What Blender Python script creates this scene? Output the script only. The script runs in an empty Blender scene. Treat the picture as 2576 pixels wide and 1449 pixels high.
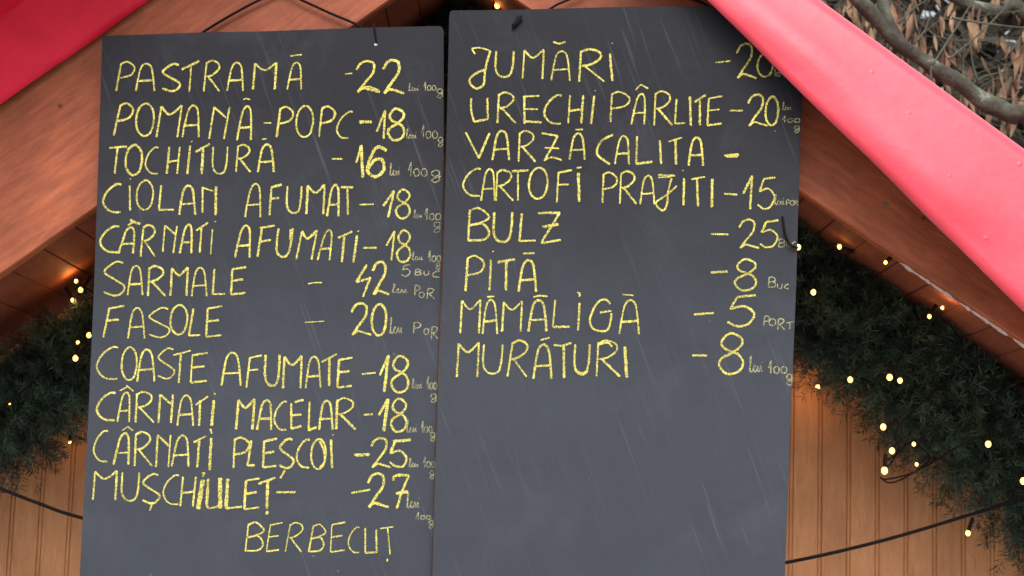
import bpy, bmesh, math, random
from mathutils import Vector, Matrix, noise
R = math.radians
random.seed(7)
sc = bpy.context.scene
col = sc.collection

# ------------------------------------------------------------------ camera
cam_d = bpy.data.cameras.new('camera'); cam = bpy.data.objects.new('camera', cam_d); col.objects.link(cam)
cam_d.sensor_width = 36; cam_d.lens = 62.7; cam_d.clip_end = 400; cam_d.clip_start = 0.05
CAM = Vector((0, -3.65, 1.75))
ROT = Matrix.Rotation(R(97.0), 4, 'X') @ Matrix.Rotation(R(1.75), 4, 'Z')
cam.matrix_world = Matrix.Translation(CAM) @ ROT
sc.camera = cam
cam_d.dof.use_dof = True; cam_d.dof.focus_distance = 3.7; cam_d.dof.aperture_fstop = 7.5
RR = ROT.to_3x3()
# ------------------------------------------------------------------ world and sun
SUN_EL, SUN_AZ = 52, 2          # overcast; brightest part of the sky is behind the camera
w = bpy.data.worlds.new('World'); sc.world = w; w.use_nodes = True
nt = w.node_tree; nt.nodes.clear()
sky = nt.nodes.new('ShaderNodeTexSky'); sky.sky_type = 'NISHITA'; sky.sun_disc = False
sky.sun_elevation = R(SUN_EL); sky.sun_rotation = R(180 - SUN_AZ); sky.air_density = 1.0; sky.dust_density = 4.0
hs = nt.nodes.new('ShaderNodeHueSaturation'); hs.inputs['Saturation'].default_value = 0.22
bg = nt.nodes.new('ShaderNodeBackground'); bg.inputs['Strength'].default_value = 0.115
wo = nt.nodes.new('ShaderNodeOutputWorld')
# overcast: the cloud layer is about three times brighter overhead than at the horizon
wtc = nt.nodes.new('ShaderNodeTexCoord'); wsx = nt.nodes.new('ShaderNodeSeparateXYZ'); wmr = nt.nodes.new('ShaderNodeMapRange')
wmr.inputs['From Min'].default_value = 0; wmr.inputs['From Max'].default_value = 1; wmr.inputs['To Min'].default_value = .55; wmr.inputs['To Max'].default_value = 2.6
wmx = nt.nodes.new('ShaderNodeMix'); wmx.data_type = 'RGBA'; wmx.blend_type = 'MULTIPLY'; wmx.inputs[0].default_value = 1
nt.links.new(wtc.outputs['Generated'], wsx.inputs[0]); nt.links.new(wsx.outputs[2], wmr.inputs['Value']); nt.links.new(wmr.outputs[0], wmx.inputs[7])
nt.links.new(sky.outputs[0], hs.inputs['Color']); nt.links.new(hs.outputs[0], wmx.inputs[6]); nt.links.new(wmx.outputs[2], bg.inputs[0]); nt.links.new(bg.outputs[0], wo.inputs[0])
sd = bpy.data.lights.new('sun', 'SUN'); sd.energy = 1.2; sd.angle = R(30); sd.color = (1, .97, .93)
so = bpy.data.objects.new('sun', sd); col.objects.link(so)
az = R(SUN_AZ)
sdir = Vector((math.sin(az)*math.cos(R(SUN_EL)), -math.cos(az)*math.cos(R(SUN_EL)), math.sin(R(SUN_EL))))
so.rotation_euler = sdir.to_track_quat('Z', 'Y').to_euler(); so.location = (2, -8, 9)
sc.view_settings.view_transform = 'Standard'; sc.view_settings.look = 'None'
sc.view_settings.exposure = 0.66; sc.view_settings.gamma = 1
sc.cycles.max_bounces = 8

# ------------------------------------------------------------------ helpers
def ray(fx, fy):
    k = 36/62.7/2576
    return RR @ Vector(((fx-1288)*k, -(fy-724.5)*k, -1))
def P(fx, fy, Y):
    d = ray(fx, fy); return CAM + d*((Y-CAM.y)/d.y)
def PP(fx, fy, p0, n):
    d = ray(fx, fy); return CAM + d*((p0-CAM).dot(n)/d.dot(n))
def tag(o, label=None, cat=None, group=None, kind=None):
    if label: o['label'] = label
    if cat: o['category'] = cat
    if group: o['group'] = group
    if kind: o['kind'] = kind
    return o
def empty(name, loc=(0, 0, 0)):
    o = bpy.data.objects.new(name, None); o.empty_display_size = .1; o.location = loc; col.objects.link(o); return o
def mesh(name, verts, faces, mats, parent=None, smooth=False, mi=None):
    me = bpy.data.meshes.new(name); me.from_pydata([tuple(v) for v in verts], [], faces)
    for m in (mats if isinstance(mats, (list, tuple)) else [mats]): me.materials.append(m)
    if mi: me.polygons.foreach_set('material_index', mi)
    if smooth: me.polygons.foreach_set('use_smooth', [True]*len(me.polygons))
    me.update()
    o = bpy.data.objects.new(name, me); col.objects.link(o)
    if parent:
        o.parent = parent; o.matrix_parent_inverse = Matrix.Translation(-Vector(parent.location))
    return o
def crom(pts, step):
    """Catmull-Rom resample of 2D/3D points"""
    pts = [Vector(p) for p in pts]
    if len(pts) == 2:
        n = max(1, int((pts[1]-pts[0]).length/step)); return [pts[0].lerp(pts[1], i/n) for i in range(n+1)]
    closed = (pts[0]-pts[-1]).length < 1e-6
    out = []
    n = len(pts)
    for i in range(n-1):
        p1, p2 = pts[i], pts[i+1]
        p0 = pts[i-1] if i > 0 else (pts[-2] if closed else p1)
        p3 = pts[i+2] if i < n-2 else (pts[1] if closed else p2)
        k = max(2, int((p2-p1).length/step))
        for j in range(k):
            t = j/k
            out.append(.5*((2*p1)+(p2-p0)*t+(2*p0-5*p1+4*p2-p3)*t*t+(3*p1-p0-3*p2+p3)*t**3))
    out.append(pts[-1]); return out
def tube(V, F, pts, rad, seg=8, cap=True):
    pts = [Vector(p) for p in pts]; n = len(pts); b = len(V)
    for i, p in enumerate(pts):
        t = (pts[min(i+1, n-1)]-pts[max(i-1, 0)]).normalized()
        a = t.cross(Vector((.13, 1, .21))).normalized(); c = t.cross(a)
        r = rad(i/(n-1)) if callable(rad) else rad
        for k in range(seg):
            q = 2*math.pi*k/seg; V.append(p+a*(r*math.cos(q))+c*(r*math.sin(q)))
    for i in range(n-1):
        for k in range(seg):
            F.append((b+i*seg+k, b+i*seg+(k+1) % seg, b+(i+1)*seg+(k+1) % seg, b+(i+1)*seg+k))
    if cap:
        F.append(tuple(b+k for k in range(seg))[::-1]); F.append(tuple(b+(n-1)*seg+k for k in range(seg)))
def box(V, F, p0, p1):
    b = len(V); x0, y0, z0 = p0; x1, y1, z1 = p1
    V += [Vector(v) for v in ((x0,y0,z0),(x1,y0,z0),(x1,y1,z0),(x0,y1,z0),(x0,y0,z1),(x1,y0,z1),(x1,y1,z1),(x0,y1,z1))]
    F += [tuple(b+i for i in f) for f in ((0,3,2,1),(4,5,6,7),(0,1,5,4),(1,2,6,5),(2,3,7,6),(3,0,4,7))]
def ball(V, F, c, r, seg=12, rings=8, sz=1.0):
    b = len(V); c = Vector(c)
    V.append(c+Vector((0, 0, r*sz)))
    for i in range(1, rings):
        a = math.pi*i/rings
        for k in range(seg):
            q = 2*math.pi*k/seg; V.append(c+Vector((r*math.sin(a)*math.cos(q), r*math.sin(a)*math.sin(q), r*sz*math.cos(a))))
    V.append(c-Vector((0, 0, r*sz))); e = len(V)-1
    for k in range(seg): F.append((b, b+1+k, b+1+(k+1) % seg)); F.append((e, e-seg+(k+1) % seg, e-seg+k))
    for i in range(rings-2):
        for k in range(seg):
            q = b+1+i*seg; F.append((q+k, q+seg+k, q+seg+(k+1) % seg, q+(k+1) % seg))

# ------------------------------------------------------------------ materials
class Mat:
    def __init__(s, name):
        s.m = bpy.data.materials.new(name); s.m.use_nodes = True; s.t = s.m.node_tree
        s.b = s.t.nodes['Principled BSDF']; s.out = s.t.nodes['Material Output']
        s.tc = s.t.nodes.new('ShaderNodeTexCoord')
    def n(s, typ, **kw):
        nd = s.t.nodes.new(typ)
        for k, v in kw.items(): setattr(nd, k, v)
        return nd
    def l(s, a, b): s.t.links.new(a, b)
    def mapping(s, scale=(1, 1, 1), rot=(0, 0, 0)):
        mp = s.n('ShaderNodeMapping'); mp.inputs['Scale'].default_value = scale; mp.inputs['Rotation'].default_value = rot
        s.l(s.tc.outputs['Object'], mp.inputs[0]); return mp.outputs[0]
    def noise(s, vec, scale, detail=4, rough=.55, dist=0):
        t = s.n('ShaderNodeTexNoise'); t.inputs['Scale'].default_value = scale; t.inputs['Detail'].default_value = detail
        t.inputs['Roughness'].default_value = rough; t.inputs['Distortion'].default_value = dist
        s.l(vec, t.inputs['Vector']); return t.outputs[0]
    def ramp(s, fac, stops):
        r = s.n('ShaderNodeValToRGB'); e = r.color_ramp.elements
        e[0].position, e[0].color = stops[0][0], (*stops[0][1], 1); e[1].position, e[1].color = stops[-1][0], (*stops[-1][1], 1)
        for p, c in stops[1:-1]:
            q = e.new(p); q.color = (*c, 1)
        s.l(fac, r.inputs[0]); return r.outputs[0]
    def mix(s, fac, a, b, mode='MIX'):
        m = s.n('ShaderNodeMix', data_type='RGBA', blend_type=mode)
        for i, v in ((0, fac), (6, a), (7, b)):
            if hasattr(v, 'is_linked'): s.l(v, m.inputs[i])
            else: m.inputs[i].default_value = v if i == 0 else (*v, 1)
        return m.outputs[2]
    def bump(s, h, strength=.3, dist=.002):
        b = s.n('ShaderNodeBump'); b.inputs['Strength'].default_value = strength; b.inputs['Distance'].default_value = dist
        s.l(h, b.inputs['Height']); s.l(b.outputs[0], s.b.inputs['Normal'])
    def set(s, **kw):
        for k, v in kw.items(): s.b.inputs[k.replace('_', ' ')].default_value = v
g3 = lambda v: (v, v, v)

def wood(name, c0, c1, scale, rough=.55, spots=True, plank=0):
    """scale: object-space stretch; the grain runs along the axis with the smallest value"""
    M = Mat(name)
    v = M.mapping(scale)
    f1 = M.noise(v, 9, 8, .62, .6)
    c = M.ramp(f1, [(.28, c0), (.5, tuple((a+b)/2 for a, b in zip(c0, c1))), (.72, c1)])
    f2 = M.noise(M.tc.outputs['Object'], 4.5, 4, .6)
    c = M.mix(M.ramp(f2, [(.40, g3(0)), (.68, g3(.55))]), c, tuple(x*.62 for x in c0))
    f3 = M.noise(v, 38, 4, .7)
    c = M.mix(M.ramp(f3, [(.54, g3(0)), (.72, g3(.5))]), c, tuple(x*.45 for x in c0))
    if spots:
        vo = M.n('ShaderNodeTexVoronoi'); vo.inputs['Scale'].default_value = 9; M.l(M.tc.outputs['Object'], vo.inputs['Vector'])
        c = M.mix(M.ramp(vo.outputs['Distance'], [(.03, g3(.8)), (.07, g3(0))]), c, tuple(x*.25 for x in c0))
    if plank:
        sx = M.n('ShaderNodeSeparateXYZ'); M.l(M.tc.outputs['Object'], sx.inputs[0])
        m1 = M.n('ShaderNodeMath', operation='MULTIPLY_ADD'); M.l(sx.outputs[0], m1.inputs[0]); m1.inputs[1].default_value = 1/.0710; m1.inputs[2].default_value = plank
        m2 = M.n('ShaderNodeMath', operation='FLOOR'); M.l(m1.outputs[0], m2.inputs[0])
        wn = M.n('ShaderNodeTexWhiteNoise', noise_dimensions='1D'); M.l(m2.outputs[0], wn.inputs['W'])
        c = M.mix(M.ramp(wn.outputs['Value'], [(0, g3(0)), (1, g3(.38))]), c, tuple(x*.55 for x in c0))
    M.l(c, M.b.inputs['Base Color']); M.set(Roughness=rough); M.b.inputs['Specular IOR Level'].default_value = .28
    M.bump(M.noise(v, 30, 6, .7), .25, .0015)
    return M.m
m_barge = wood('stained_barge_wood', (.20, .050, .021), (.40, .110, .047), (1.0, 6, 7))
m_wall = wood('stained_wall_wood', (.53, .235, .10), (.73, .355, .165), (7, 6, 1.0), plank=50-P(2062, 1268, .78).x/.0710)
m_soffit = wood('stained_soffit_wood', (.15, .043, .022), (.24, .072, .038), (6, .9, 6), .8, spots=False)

def board_mat():
    M = Mat('chalkboard_paint')
    v = M.tc.outputs['Object']
    # roof shade painted into the colour: darker towards the top, with patchy chalk dust
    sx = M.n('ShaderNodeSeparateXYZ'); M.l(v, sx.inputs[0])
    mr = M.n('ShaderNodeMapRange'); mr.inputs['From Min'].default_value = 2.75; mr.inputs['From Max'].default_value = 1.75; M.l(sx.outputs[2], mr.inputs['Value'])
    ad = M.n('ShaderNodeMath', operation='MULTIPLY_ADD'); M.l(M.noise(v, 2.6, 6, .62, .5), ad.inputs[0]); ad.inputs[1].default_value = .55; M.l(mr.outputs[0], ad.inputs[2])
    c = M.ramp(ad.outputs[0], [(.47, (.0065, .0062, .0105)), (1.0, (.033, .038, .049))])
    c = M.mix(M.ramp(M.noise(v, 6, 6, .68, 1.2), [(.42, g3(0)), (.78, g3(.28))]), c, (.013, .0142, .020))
    # faint diagonal streaks of falling rain, painted into the board colour
    rt = M.n('ShaderNodeMapping'); rt.inputs['Rotation'].default_value = (0, R(21), 0); M.l(v, rt.inputs[0])
    sc2 = M.n('ShaderNodeMapping'); sc2.inputs['Scale'].default_value = (110, 1, 3.2); M.l(rt.outputs[0], sc2.inputs[0])
    s1 = M.noise(sc2.outputs[0], 1.0, 3, .6, .35)
    msk = M.noise(v, 3.1, 3, .5)
    mm = M.n('ShaderNodeMath', operation='MULTIPLY'); 
    M.l(M.ramp(s1, [(.58, g3(0)), (.82, g3(.26))]), mm.inputs[0]); M.l(M.ramp(msk, [(.42, g3(.1)), (.62, g3(1))]), mm.inputs[1])
    c = M.mix(mm.outputs[0], c, (.20, .21, .24))
    sm = M.noise(v, 5, 8, .72, .4)
    c = M.mix(M.ramp(sm, [(.52, g3(0)), (.85, g3(.20))]), c, (.10, .11, .13))
    vo = M.n('ShaderNodeTexVoronoi'); vo.inputs['Scale'].default_value = 14; M.l(v, vo.inputs['Vector'])
    c = M.mix(M.ramp(vo.outputs['Distance'], [(.015, g3(.3)), (.035, g3(0))]), c, (.35, .36, .38))
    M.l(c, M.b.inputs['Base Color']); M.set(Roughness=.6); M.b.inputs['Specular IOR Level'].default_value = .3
    M.bump(M.noise(v, 160, 4, .6), .12, .001)
    return M.m
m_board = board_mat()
def chalk_mat(name, c0, c1, lo, hi, top):
    M = Mat(name)
    v = M.tc.outputs['Object']
    c = M.ramp(M.noise(v, 45, 3), [(.35, c0), (.65, c1)])
    M.l(c, M.b.inputs['Base Color']); M.set(Roughness=.95); M.b.inputs['Specular IOR Level'].default_value = .1
    tr = M.n('ShaderNodeBsdfTransparent'); ms = M.n('ShaderNodeMixShader')
    pr_ = M.n('ShaderNodeMath', operation='MULTIPLY_ADD'); M.l(M.noise(v, 38, 3, .6), pr_.inputs[0]); pr_.inputs[1].default_value = .45; M.l(M.noise(v, 420, 3, .7), pr_.inputs[2])
    pr2 = M.n('ShaderNodeMath', operation='SUBTRACT'); M.l(pr_.outputs[0], pr2.inputs[0]); pr2.inputs[1].default_value = .20
    a = M.ramp(pr2.outputs[0], [(lo, g3(.12)), (hi, g3(top))])
    M.l(a, ms.inputs[0]); M.l(tr.outputs[0], ms.inputs[1]); M.l(M.b.outputs[0], ms.inputs[2]); M.l(ms.outputs[0], M.out.inputs[0])
    return M.m
m_chalk = chalk_mat('yellow_chalk', (.60, .525, .11), (.72, .645, .17), .33, .60, .96)
m_faint = chalk_mat('thin_yellow_chalk', (.48, .45, .22), (.54, .51, .28), .38, .64, .64)
m_edge = Mat('raw_board_edge'); m_edge.set(Base_Color=(.045, .043, .05, 1), Roughness=.7); m_edge = m_edge.m

def red_mat(name, wet):  # wet: rain film, plus extra gloss standing in for brighter light
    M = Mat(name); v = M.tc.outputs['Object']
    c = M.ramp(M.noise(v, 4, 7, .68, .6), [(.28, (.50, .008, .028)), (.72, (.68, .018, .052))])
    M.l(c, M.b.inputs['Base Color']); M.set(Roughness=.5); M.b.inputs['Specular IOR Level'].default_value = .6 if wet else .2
    if wet:      # rain film; extra gloss and sheen stand in for brighter light on this flap
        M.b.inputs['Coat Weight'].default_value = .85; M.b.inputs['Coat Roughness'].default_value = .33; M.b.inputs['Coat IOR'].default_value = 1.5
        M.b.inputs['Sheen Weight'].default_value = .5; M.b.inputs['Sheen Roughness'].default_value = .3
    add = M.n('ShaderNodeMath', operation='ADD')
    M.l(M.noise(v, 26, 4, .6), add.inputs[0])
    vo = M.n('ShaderNodeTexVoronoi'); vo.inputs['Scale'].default_value = 17; M.l(v, vo.inputs['Vector'])
    M.l(M.ramp(vo.outputs['Distance'], [(.03, g3(1)), (.10, g3(0))]), add.inputs[1])
    M.bump(add.outputs[0], .3, .006)
    return M.m
m_red = red_mat('red_coated_cloth', False); m_red_wet_lit = red_mat('wet_lit_red_coated_cloth', True)
def simple(name, c, rough=.6, var=.25, scale=30, emit=None, es=0, spec=.5):
    M = Mat(name)
    cc = M.ramp(M.noise(M.tc.outputs['Object'], scale, 4, .6), [(.3, tuple(x*(1-var) for x in c)), (.7, tuple(min(1, x*(1+var)) for x in c))])
    M.l(cc, M.b.inputs['Base Color']); M.set(Roughness=rough); M.b.inputs['Specular IOR Level'].default_value = spec
    if emit: M.b.inputs['Emission Color'].default_value = (*emit, 1); M.b.inputs['Emission Strength'].default_value = es
    return M.m
m_cable = simple('black_rubber', (.009, .0075, .008), .9, spec=.08)
m_white = simple('white_foam', (.50, .43, .42), .9, .2, 60)
m_bulb = simple('warm_bulb_glow', (.9, .7, .3), .3, .05, 20, (1, .64, .15), 1.45)
m_socket = simple('black_socket', (.008, .007, .008), .8, spec=.1)
m_needle = simple('fir_needles', (.012, .030, .021), .6, .75, 14)
m_needle2 = simple('fir_needle_tips', (.030, .066, .038), .6, .5, 14)
m_stemw = simple('garland_wire', (.03, .028, .02), .8)
m_ground = simple('wet_paving', (.27, .26, .25), .6, .3, 3)
m_roofwood = simple('roof_board', (.2, .08, .05), .7)
m_bark = Mat('lichen_bark')
_c = m_bark.ramp(m_bark.noise(m_bark.tc.outputs['Object'], 14, 6, .65), [(.36, (.042, .026, .022)), (.5, (.055, .056, .040)), (.63, (.10, .115, .08)), (.74, (.34, .37, .32))])
m_bark.l(_c, m_bark.b.inputs['Base Color']); m_bark.set(Roughness=.9); m_bark.bump(m_bark.noise(m_bark.tc.outputs['Object'], 38, 7, .75), 1.0, .02); m_bark = m_bark.m
m_twig = simple('grey_green_twig', (.055, .062, .042), .85, .4, 10)
m_leaf = simple('dry_brown_leaf', (.20, .125, .078), .85, .65, 11, spec=.15)
m_far = simple('far_undergrowth', (.050, .044, .036), .95, .6, 3, spec=.05)
m_fartrunk = simple('far_trunk', (.06, .05, .045), .9, .4, 6)

# ------------------------------------------------------------------ ground
V = []; F = []
n = 24
for j in range(n+1):
    for i in range(n+1):
        x = (i/n-.5)*300; y = (j/n-.5)*300; V.append((x, y, 0))
for j in range(n):
    for i in range(n): F.append((j*(n+1)+i, j*(n+1)+i+1, (j+1)*(n+1)+i+1, (j+1)*(n+1)+i))
tag(mesh('ground', V, F, m_ground), 'grey wet paving in front of the cabin', None, None, 'structure')

# ------------------------------------------------------------------ the cabin
YB = .03                       # front face of the barge boards
YW = .78                       # front wall
apex = P(1135, -108, YB)
pl = P(0, 692, YB); pr = P(2372, 724, YB)
sl = (apex.z-pl.z)/(apex.x-pl.x); sr = (apex.z-pr.z)/(pr.x-apex.x)
HALF = 2.0
cabin = empty('wooden_cabin', (apex.x, YW, 0))
tag(cabin, 'brown wooden market cabin with a pitched roof behind the menu boards', 'cabin')
def zlow(x): return apex.z-(apex.x-x)*sl if x < apex.x else apex.z-(x-apex.x)*sr
HV = {-1: .60, 1: .36}
for sgn, s in ((-1, sl), (1, sr)):
    ang = -math.atan(s)*sgn
    ex = Vector((sgn*math.cos(math.atan(s)), 0, -math.sin(math.atan(s))))
    Mx = Matrix.Translation(apex) @ Matrix.Rotation(math.atan2(-ex.z, ex.x), 4, 'Y')
    inv = Mx.inverted()
    # barge board
    V = []; F = []
    N = 40
    for i in range(N+1):
        x = apex.x+sgn*HALF*i/N; z = zlow(x)
        for (yy, zz) in ((YB, z+.004), (YB+.004, z), (YB+.03, z), (YB+.03, z+HV[sgn]), (YB, z+HV[sgn])): V.append(inv @ Vector((x, yy, zz)))
    for i in range(N):
        for k in range(5):
            f = (i*5+k, i*5+(k+1) % 5, (i+1)*5+(k+1) % 5, (i+1)*5+k); F.append(f if sgn < 0 else f[::-1])
    F.append((0, 1, 2, 3, 4)); F.append(tuple(N*5+k for k in range(5))[::-1])
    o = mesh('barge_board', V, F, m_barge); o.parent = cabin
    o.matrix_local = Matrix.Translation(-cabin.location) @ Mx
    # soffit of boards running back to the wall (grooved along the slope)
    V = []; F = []; prof = []
    L = HALF/math.cos(math.atan(s)); pitch = .083; t = .02
    while t < L:
        prof += [(t, 0), (t+.0025, .007), (t+.005, 0)]; t += pitch
    for (t, d) in prof:
        p = apex+ex*t+Vector((0, 0, .045+d))
        for yy in (YB+.031, YW+.02): V.append(inv @ Vector((p.x, yy, p.z)))
        for yy in (YB+.031, YW+.02): V.append(inv @ Vector((p.x, yy, p.z+.03)))
    for i in range(len(prof)-1):
        a, b = i*4, (i+1)*4
        F += [(a, b, b+1, a+1), (a+2, a+3, b+3, b+2), (a, a+2, b+2, b), (a+1, b+1, b+3, a+3)]
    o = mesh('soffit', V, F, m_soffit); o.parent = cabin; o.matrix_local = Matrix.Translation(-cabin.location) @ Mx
    # roof panel
    V = []; F = []
    h = HV[sgn]
    for (t, yy, zz) in ((.0, YB+.031, h-.07), (L, YB+.031, h-.07), (L, 2.2, h-.07), (.0, 2.2, h-.07), (.0, YB+.031, h-.02), (L, YB+.031, h-.02), (L, 2.2, h-.02), (.0, 2.2, h-.02)):
        p = apex+ex*t; V.append(inv @ Vector((p.x, yy, p.z+zz)))
    F = [(0,3,2,1),(4,5,6,7),(0,1,5,4),(1,2,6,5),(2,3,7,6),(3,0,4,7)]
    o = mesh('roof_panel', V, F, m_roofwood); o.parent = cabin; o.matrix_local = Matrix.Translation(-cabin.location) @ Mx
    # side wall
    V = []; F = []
    xs = apex.x+sgn*1.80
    zt = zlow(xs)+.05
    yy = YW+.02
    while yy < 2.1:
        box(V, F, (min(xs, xs+sgn*.02), yy, 0), (max(xs, xs+sgn*.02), yy+.066, zt)); yy += .068
    mesh('side_wall', V, F, m_wall, cabin)
# front wall: beaded boards
gx = P(2062, 1268, YW).x
V = []; F = []; xs = []
k0 = int((apex.x-1.80-gx)/.0710)-1
for k in range(k0, k0+58):
    x = gx+k*.0710
    for dx, dy in ((-.0065, 0), (-.0050, .004), (-.0038, .004), (-.0028, .0008), (-.001, -.0002), (.001, -.0002), (.0028, .0008), (.0038, .004), (.0050, .004), (.0065, 0)):
        xs.append((x+dx, dy))
xs = [q for q in xs if abs(q[0]-apex.x) < 1.80]
for (x, dy) in xs:
    zt = zlow(x)+.06
    V += [(x, YW+dy, .0), (x, YW+dy, zt), (x, YW+.025, .0), (x, YW+.025, zt)]
for i in range(len(xs)-1):
    a, b = i*4, i*4+4
    F += [(a, b, b+1, a+1), (a+2, a+3, b+3, b+2)]
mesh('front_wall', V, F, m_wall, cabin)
# ragged white strip along the right barge board's lower edge
V = []; F = []; N = 60
for i in range(N+1):
    fx = 2255+(2720-2255)*i/N; fy = 485+.673*(fx-2017)+1
    th = (7+9*noise.noise((fx*.03, 0, 3))+6*noise.noise((fx*.11, 2, 0)))*min(1, i/5)
    th = max(1.0, th*.8+3)
    p = P(fx-2, fy, YB+.004); q = P(fx-6, fy+th, YB+.03)
    V += [p+Vector((0, 0, .004)), q, q+Vector((0, .012, .012)), p+Vector((0, .02, .012))]
for i in range(N):
    for k in range(4): F.append((i*4+k, (i+1)*4+k, (i+1)*4+(k+1) % 4, i*4+(k+1) % 4))
tag(mesh('foam_strip', V, F, m_white, cabin), 'ragged white foam strip along the lower edge')
# screws and knots of the right barge board
for (fx, fy, r) in ((2227, 515, .009), (2075, 387, .005), (2149, 512, .004), (2195, 530, .004), (2315, 605, .003)):
    V = []; F = []; p = P(fx, fy, YB)
    b = [Vector((p.x+r*math.cos(k*math.pi/7)*random.uniform(.8, 1.1), YB-.0012, p.z+r*math.sin(k*math.pi/7)*random.uniform(.8, 1.1))) for k in range(14)]
    V = b+[q+Vector((0, .004, 0)) for q in b]
    F = [tuple(range(14))]+[(k, (k+1) % 14, 14+(k+1) % 14, 14+k) for k in range(14)]
    mesh('knot', V, F, m_roofwood, cabin)

# ------------------------------------------------------------------ red roof covers
def cover(name, label, fold0, fold1, hem0, hem1, yf, yh, sag, back_dz, seed, mid=None):
    V = []; F = []; NS = 120
    prof_n = None
    for i in range(NS+1):
        s = i/NS
        wv = noise.noise((s*9, seed, 0))*.006
        f = P(fold0[0]+(fold1[0]-fold0[0])*s, fold0[1]+(fold1[1]-fold0[1])*s, yf)
        h = P(hem0[0]+(hem1[0]-hem0[0])*s, hem0[1]+(hem1[1]-hem0[1])*s, yh)
        h = h+Vector((0, wv, noise.noise((s*14, seed, 5))*.004))
        r = .035
        pts = []
        for yy in (2.25, 1.2, .5, f.y+.08): pts.append(Vector((f.x, yy, f.z-.004+back_dz*(yy-f.y))))
        hm = h
        if mid: h = P(mid[0][0]+(mid[1][0]-mid[0][0])*s, mid[0][1]+(mid[1][1]-mid[0][1])*s, mid[2])
        rr = .055; c2 = f+(h-f)*.30
        if mid: c2 = f+(h-f)*.05; rr = .02
        for q in range(0, 9):        # rounded front edge
            an = math.pi/2*q/8; pts.append(f+Vector((0, rr*(1-math.sin(an)), -rr*(1-math.cos(an)))))
        fl = pts[-1]
        f0 = f; f = fl
        for t in (.35, .5, .65, .8, .9, 1):
            p = f+(h-f)*t; bow = math.sin(math.pi*(t-.2)/.8)*sag*(1+1.1*noise.noise((s*5, t*1.6, seed)))+.006*noise.noise((s*11+t*3, t*2, seed+4))*t
            pts.append(p+Vector((0, bow, 0)))
        if mid:
            for t in (.03, .08, .2, .4, .6, .8, .9, 1): pts.append(h+(hm-h)*t+Vector((0, -.004*math.sin(t*math.pi)*noise.noise((s*7, t*3, 2)), 0)))
        prof_n = len(pts); V += pts
    for i in range(NS):
        for k in range(prof_n-1): F.append((i*prof_n+k, i*prof_n+k+1, (i+1)*prof_n+k+1, (i+1)*prof_n+k))
    o = mesh(name, V, F, m_red if mid else m_red_wet_lit, None, True)
    so = o.modifiers.new('thickness', 'SOLIDIFY'); so.thickness = .003; so.offset = 0
    return tag(o, label, 'roof cover', 'red covers over the cabin roof')
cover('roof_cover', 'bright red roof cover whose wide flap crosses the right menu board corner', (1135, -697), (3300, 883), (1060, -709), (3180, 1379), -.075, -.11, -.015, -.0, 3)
cover('roof_cover', 'darker red roof cover lying over the barge board in the top left corner', (-1000, 600), (1250, -975), (-900, 890), (1400, -711), -.25, .012, .0, 0, 8, ((-990, 660), (1280, -929), -.03))  # front fold brought forward above the view, added to shade the board tops

# ------------------------------------------------------------------ chalk writing
A_ = {}
A_['A'] = ['0,1 .12,.55 .28,.15 .55,0 .82,.12 .93,.5 1,1', '.1,.64 .95,.61']
A_['M'] = ['0,1 .05,.5 .09,.03', '.09,.03 .5,.28 1,0', '1,0 .97,.5 .93,1']
A_['N'] = ['0,1 .12,0', '.12,0 .85,.33', '1,0 .93,.5 .85,1']
A_['P'] = ['.08,.05 0,1', '.06,.08 .45,0 .88,.12 1,.28 .75,.47 .06,.56']
A_['R'] = ['.08,.05 0,1', '.05,.1 .4,0 .82,.1 .85,.28 .5,.46 .12,.52', '.2,.5 1,1']
A_['S'] = ['.92,.04 .6,0 .12,.2 .06,.34 .5,.52 .97,.72 .85,.92 .5,1 0,.9']
A_['O'] = ['.55,0 .15,.18 0,.55 .12,.86 .45,1 .82,.88 1,.5 .9,.16 .55,0']
A_['0'] = A_['O']
A_['C'] = ['1,.03 .72,.02 .25,.25 0,.58 .12,.82 .45,.98 .95,1']
A_['U'] = ['.05,0 0,.6 .12,.88 .45,1 .8,.9 .95,.5 1,0']
A_['E'] = ['.1,.07 0,1', '.1,.08 1,0', '.06,.5 .8,.45', '0,1 .95,.94']
A_['F'] = ['.12,.06 0,1', '.12,.08 1,0', '.08,.46 .8,.44']
A_['H'] = ['.12,0 0,1', '1,0 .86,1', '.06,.56 .92,.5']
A_['L'] = ['.15,0 0,.97', '0,.97 1,.95']
A_['B'] = ['.08,.05 0,1', '.06,.1 .5,0 1,.28 .55,.45 .1,.52', '.1,.52 .7,.48 1,.75 .75,.95 0,.98']
A_['2'] = ['0,.28 .2,.07 .5,0 .75,.1 .72,.38 .4,.68 .05,1', '.05,1 .3,.88 .6,.92 1,1']
A_['8'] = ['.55,.45 .2,.36 .1,.2 .42,0 .82,.08 .92,.25 .6,.45 .1,.62 0,.8 .3,1 .75,.95 .95,.75 .8,.54 .5,.45']
A_['l'] = ['0,.98 .09,.6 .17,.05 .10,.02 .07,.6 .10,.95 .2,1 .34,.74 .46,.62 .40,.56 .33,.7 .36,.95 .5,.98 .66,.62 .66,.92 .76,.95 .88,.62 .9,.96 1,.9', '.93,.36 .95,.40']
A_['h'] = ['0,.6 .14,0 .12,1', '.45,.45 .30,.6 .32,.9 .45,1 .58,.85 .56,.55 .45,.45', '.85,.45 .7,.6 .72,.9 .85,1 1,.85 .97,.55 .85,.45']
A_['g'] = ['.85,.12 .5,0 .1,.15 .15,.42 .5,.5 .85,.3 .85,.12', '.85,.12 .8,.6 .85,.8 .5,1 .1,.9 .3,.68 1,.5']
A_['1'] = ['0,.75 .85,0', '.85,0 .95,1']
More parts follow.
